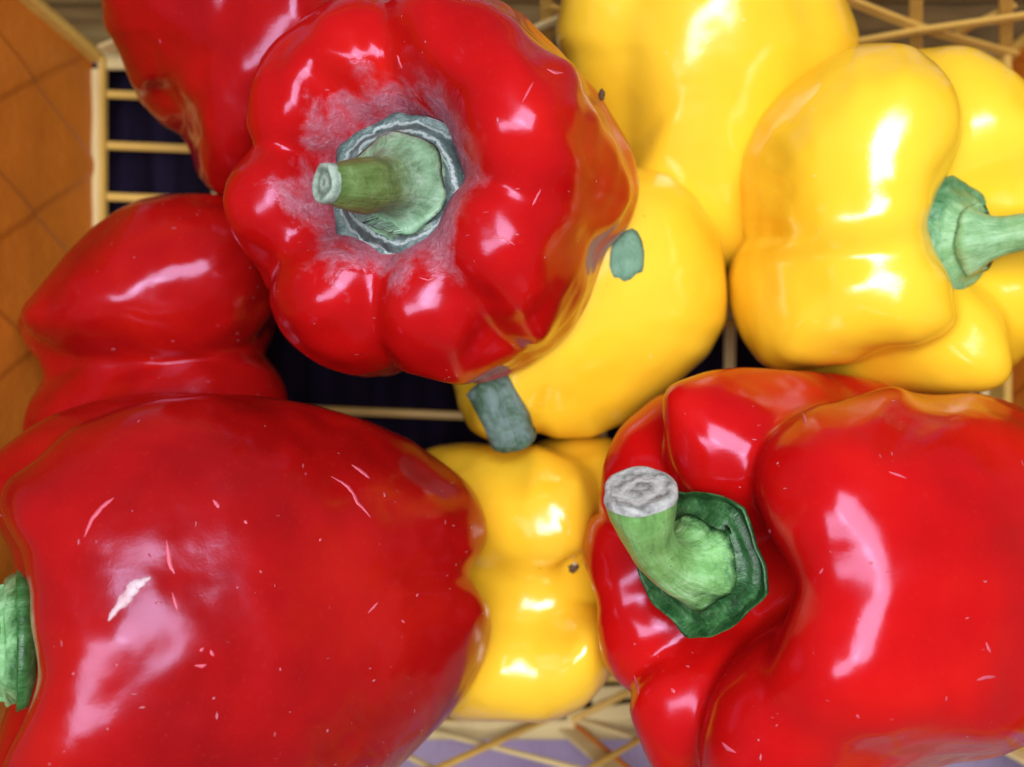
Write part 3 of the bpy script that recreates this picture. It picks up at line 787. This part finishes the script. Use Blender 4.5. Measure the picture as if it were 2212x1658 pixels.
# walls: flared; described by (origin, along, length); u runs along, h runs up
FL = 0.22
def wall_pt(side, u, h):
    o = FL * h
    if side == 'left': return np.array([XL - o, u, ZF + h])
    if side == 'right': return np.array([XR + o, u, ZF + h])
    if side == 'near': return np.array([u, YB - o, ZF + h])
    return np.array([u, YT + o, ZF + h])
WN = {'left': (1, 0, FL), 'right': (-1, 0, FL), 'near': (0, 1, FL), 'far': (0, -1, FL)}
RIM = 11.0
def wall_strip(side, u0, h0, u1, h1, wd, th, mat, inset=0.0, name='strip'):
    nn = frame(WN[side]); a = wall_pt(side, u0, h0) + nn * inset; b = wall_pt(side, u1, h1) + nn * inset
    return bar(a, b, wd, th, nn, mat, name, None, 3)
def clip_strip(side, u0, h0, u1, h1, lo, hi, *a, **k):
    d = u1 - u0
    ts = [0, 1]
    if u0 < lo: ts[0] = (lo - u0) / d
    if u0 > hi: ts[0] = (hi - u0) / d
    if u1 > hi: ts[1] = (hi - u0) / d
    if u1 < lo: ts[1] = (lo - u0) / d
    if ts[1] - ts[0] < 0.06: return
    if max(ts) > 1.001 or min(ts) < -0.001: return
    h = h1 - h0
    wall_strip(side, u0 + d * ts[0], h0 + h * ts[0], u0 + d * ts[1], h0 + h * ts[1], *a, **k)
def wall_uv(side, px, py):
    lo_, hi_ = -0.3, 9.0
    for _ in range(40):
        h = (lo_ + hi_) / 2; p = wall_pt(side, 0, h); yy = 829 - p[1] * s_at(p[2])
        if (yy < py) == (side == 'near'): lo_ = h
        else: hi_ = h
    return (px - 1106) / s_at(ZF + h), h
def laid(side, a, b, wd, mat, inset, grow=0.0):
    (u0, h0), (u1, h1) = wall_uv(side, *a), wall_uv(side, *b)
    u1 += (u1 - u0) * grow; h1 += (h1 - h0) * grow
    wall_strip(side, u0, h0, u1, h1, wd, 0.13, mat, inset)
for a_, b_, wd, mt, ins in (((905, 1584), (1350, 1700), 0.19, m_cream, 0.18), ((1205, 1556), (930, 1690), 0.25, m_ochre, 0.32), ((1222, 1572), (1385, 1710), 0.62, m_cream, 0.02),
                            ((1228, 1562), (1400, 1705), 0.15, m_orange, 0.16), ((1240, 1572), (1600, 1690), 0.19, m_cream, 0.30), ((1440, 1592), (1290, 1680), 0.20, m_ochre, 0.42),
                            ((880, 1640), (1000, 1700), 0.2, m_cream, 0.1), ((2090, 1575), (2212, 1640), 0.5, m_cream, 0.02), ((2200, 1590), (2000, 1680), 0.25, m_ochre, 0.3)):
    laid('near', a_, b_, wd, mt, ins, 0.15)
for a_, b_, wd, mt, ins in (((2240, 122), (1978, 47), 0.34, m_ochre, 0.16), ((1978, 47), (1830, -12), 0.34, m_ochre, 0.17), ((1830, 74), (1978, 47), 0.30, m_ochre, 0.30), ((1978, 46), (2260, 5), 0.30, m_ochre, 0.31),
                            ((2060, 76), (2185, 14), 0.26, m_ochre, 0.0), ((1130, 60), (1260, 5), 0.3, m_cream, 0.2), ((1180, 5), (1320, 60), 0.3, m_ochre, 0.1),
                            ((240, 40), (330, 5), 0.3, m_cream, 0.2), ((225, 100), (300, 70), 0.45, m_cream, 0.1)):
    laid('far', a_, b_, wd, mt, ins, 0.05)
for px in (1978, 2172, 1560, 1180): laid('far', (px, 128), (px, -170), 0.36, m_ochre, 0.08)
for side, lo, hi in (('near', XL, XR), ('far', XL, XR)):
    for lev in range(2):
        h0 = 4.0 + lev * 3.4; h1 = h0 + 3.4
        for i in range(-2, 9):
            u = lo + (hi - lo) * i / 8
            clip_strip(side, u, h0, u + 7.0, h1, lo, hi, 0.28, 0.12, m_cream, inset=0.17)
            clip_strip(side, u + 7.0, h0, u, h1, lo, hi, 0.28, 0.12, m_ochre, inset=-0.17)
    for h in (4.0, 7.4): wall_strip(side, lo, h, hi, h, 0.34, 0.12, m_cream, -0.45, 'rail')
    for i in range(7):
        u = lo + (hi - lo) * (0.02 + i * 0.16); wall_strip(side, u, 4.2, u, RIM, 0.36, 0.18, m_ochre, 0.0, 'rib')
    for u in (lo, hi): wall_strip(side, u, 0.12, u + (FL * RIM if u > 0 else -FL * RIM), RIM, 0.5, 0.3, m_ochre, 0.0, 'corner_post')
    wall_strip(side, lo - FL * RIM, RIM, hi + FL * RIM, RIM, 0.9, 0.5, m_ochre, 0.0, 'rim')
for a_, b_, wd, mt, dz in (((1430, 1462), (1235, 1556), 0.2, m_ochre, 0.14), ((1225, 1552), (1450, 1528), 0.5, m_cream, 0.02), ((1250, 1500), (1450, 1490), 0.4, m_cream, -0.10)):
    bar(P(*a_, ZF + dz), P(*b_, ZF + dz), wd, 0.12, up, mt)
# left wall: broad overlapping bands, hardly any gap between them
def moulded_panel(side, lo, hi):
    """moulded wall of overlapping diamonds """
    nu, nh = 300, 150; nn = frame(WN[side]); V = []; F = []
    for i in range(nu + 1):
        for j in range(nh + 1):
            tu, th = i / nu, j / nh; h = 0.1 + th * (RIM - 0.1); u = lo - FL * h * 0.9 + (hi - lo + 1.8 * FL * h) * tu
            a_ = (u - 0.62 * h) / 3.7 + 0.15; b_ = (u + 0.62 * h) / 3.7 + 0.30
            fa, fb = a_ % 1, b_ % 1
            def saw(x): return x / 0.93 if x < 0.93 else (1 - x) / 0.07
            d = 0.08 * saw(fa) + 0.06 * saw(1 - fb) + 0.05 * mnoise.noise(Vector((u * 0.7, h * 0.7, 2)))
            V.append(wall_pt(side, u, h) + nn * (d - 0.2))
    for i in range(nu):
        for j in range(nh):
            u = lo + (hi - lo) * (i + .5) / nu; v = V[i * (nh + 1) + j]; h = v[2] - ZF
            uu = v[1]; a_ = ((uu - 0.62 * h) / 3.7 + 0.15) % 1; b_ = ((uu + 0.62 * h) / 3.7 + 0.30) % 1
            if math.hypot((a_ - 0.93) * 3.7, (b_ - 0.07) * 3.7) < 0.0: continue
            F.append((i * (nh + 1) + j, (i + 1) * (nh + 1) + j, (i + 1) * (nh + 1) + j + 1, i * (nh + 1) + j + 1))
    o = mesh_obj('side_panel', V, F, m_orange, basket, smooth=False, origin=wall_pt(side, 0, 0))
    md = o.modifiers.new('thickness', 'SOLIDIFY'); md.thickness = 0.0012
for side in ('left', 'right'):
    moulded_panel(side, YB, YT)
    wall_strip(side, YB - FL * RIM, RIM, YT + FL * RIM, RIM, 0.9, 0.5, m_orange, 0.0, 'rim')
wall_strip('right', YB, 0.25, YT, 0.25, 0.8, 0.26, m_ochre, 0.25, 'rail')
wall_strip('left', YB, 0.10, YT, 0.10, 0.3, 0.16, m_ochre, 0.22, 'rail')

# weathered wooden boards lying beyond the far side of the basket
t_ = NT('old_wood'); v_ = t_.obj(100, (0.08, 1, 1))
m_wood = t_.set(Base_Color=t_.ramp(t_.noise(v_, 1.8, 6, 0.7, 0.4), [(0.3, (0.07, 0.03, 0.006)), (0.5, (0.17, 0.09, 0.02)), (0.72, (0.27, 0.18, 0.06))]), Roughness=0.8, Normal=t_.bump(t_.noise(v_, 3, 5), 0.001))
bd = thing('wooden_pallet', 'weathered brown boards seen through the lattice at the upper right', 'pallet', (0, 13, ZF - 1.1))
for i in range(4):
    y = 11.0 + i * 1.53
    bar((-22, y, ZF - 0.95), (24, y + 0.1, ZF - 0.9), 1.5, 0.35, up, m_wood, 'plank', bd)
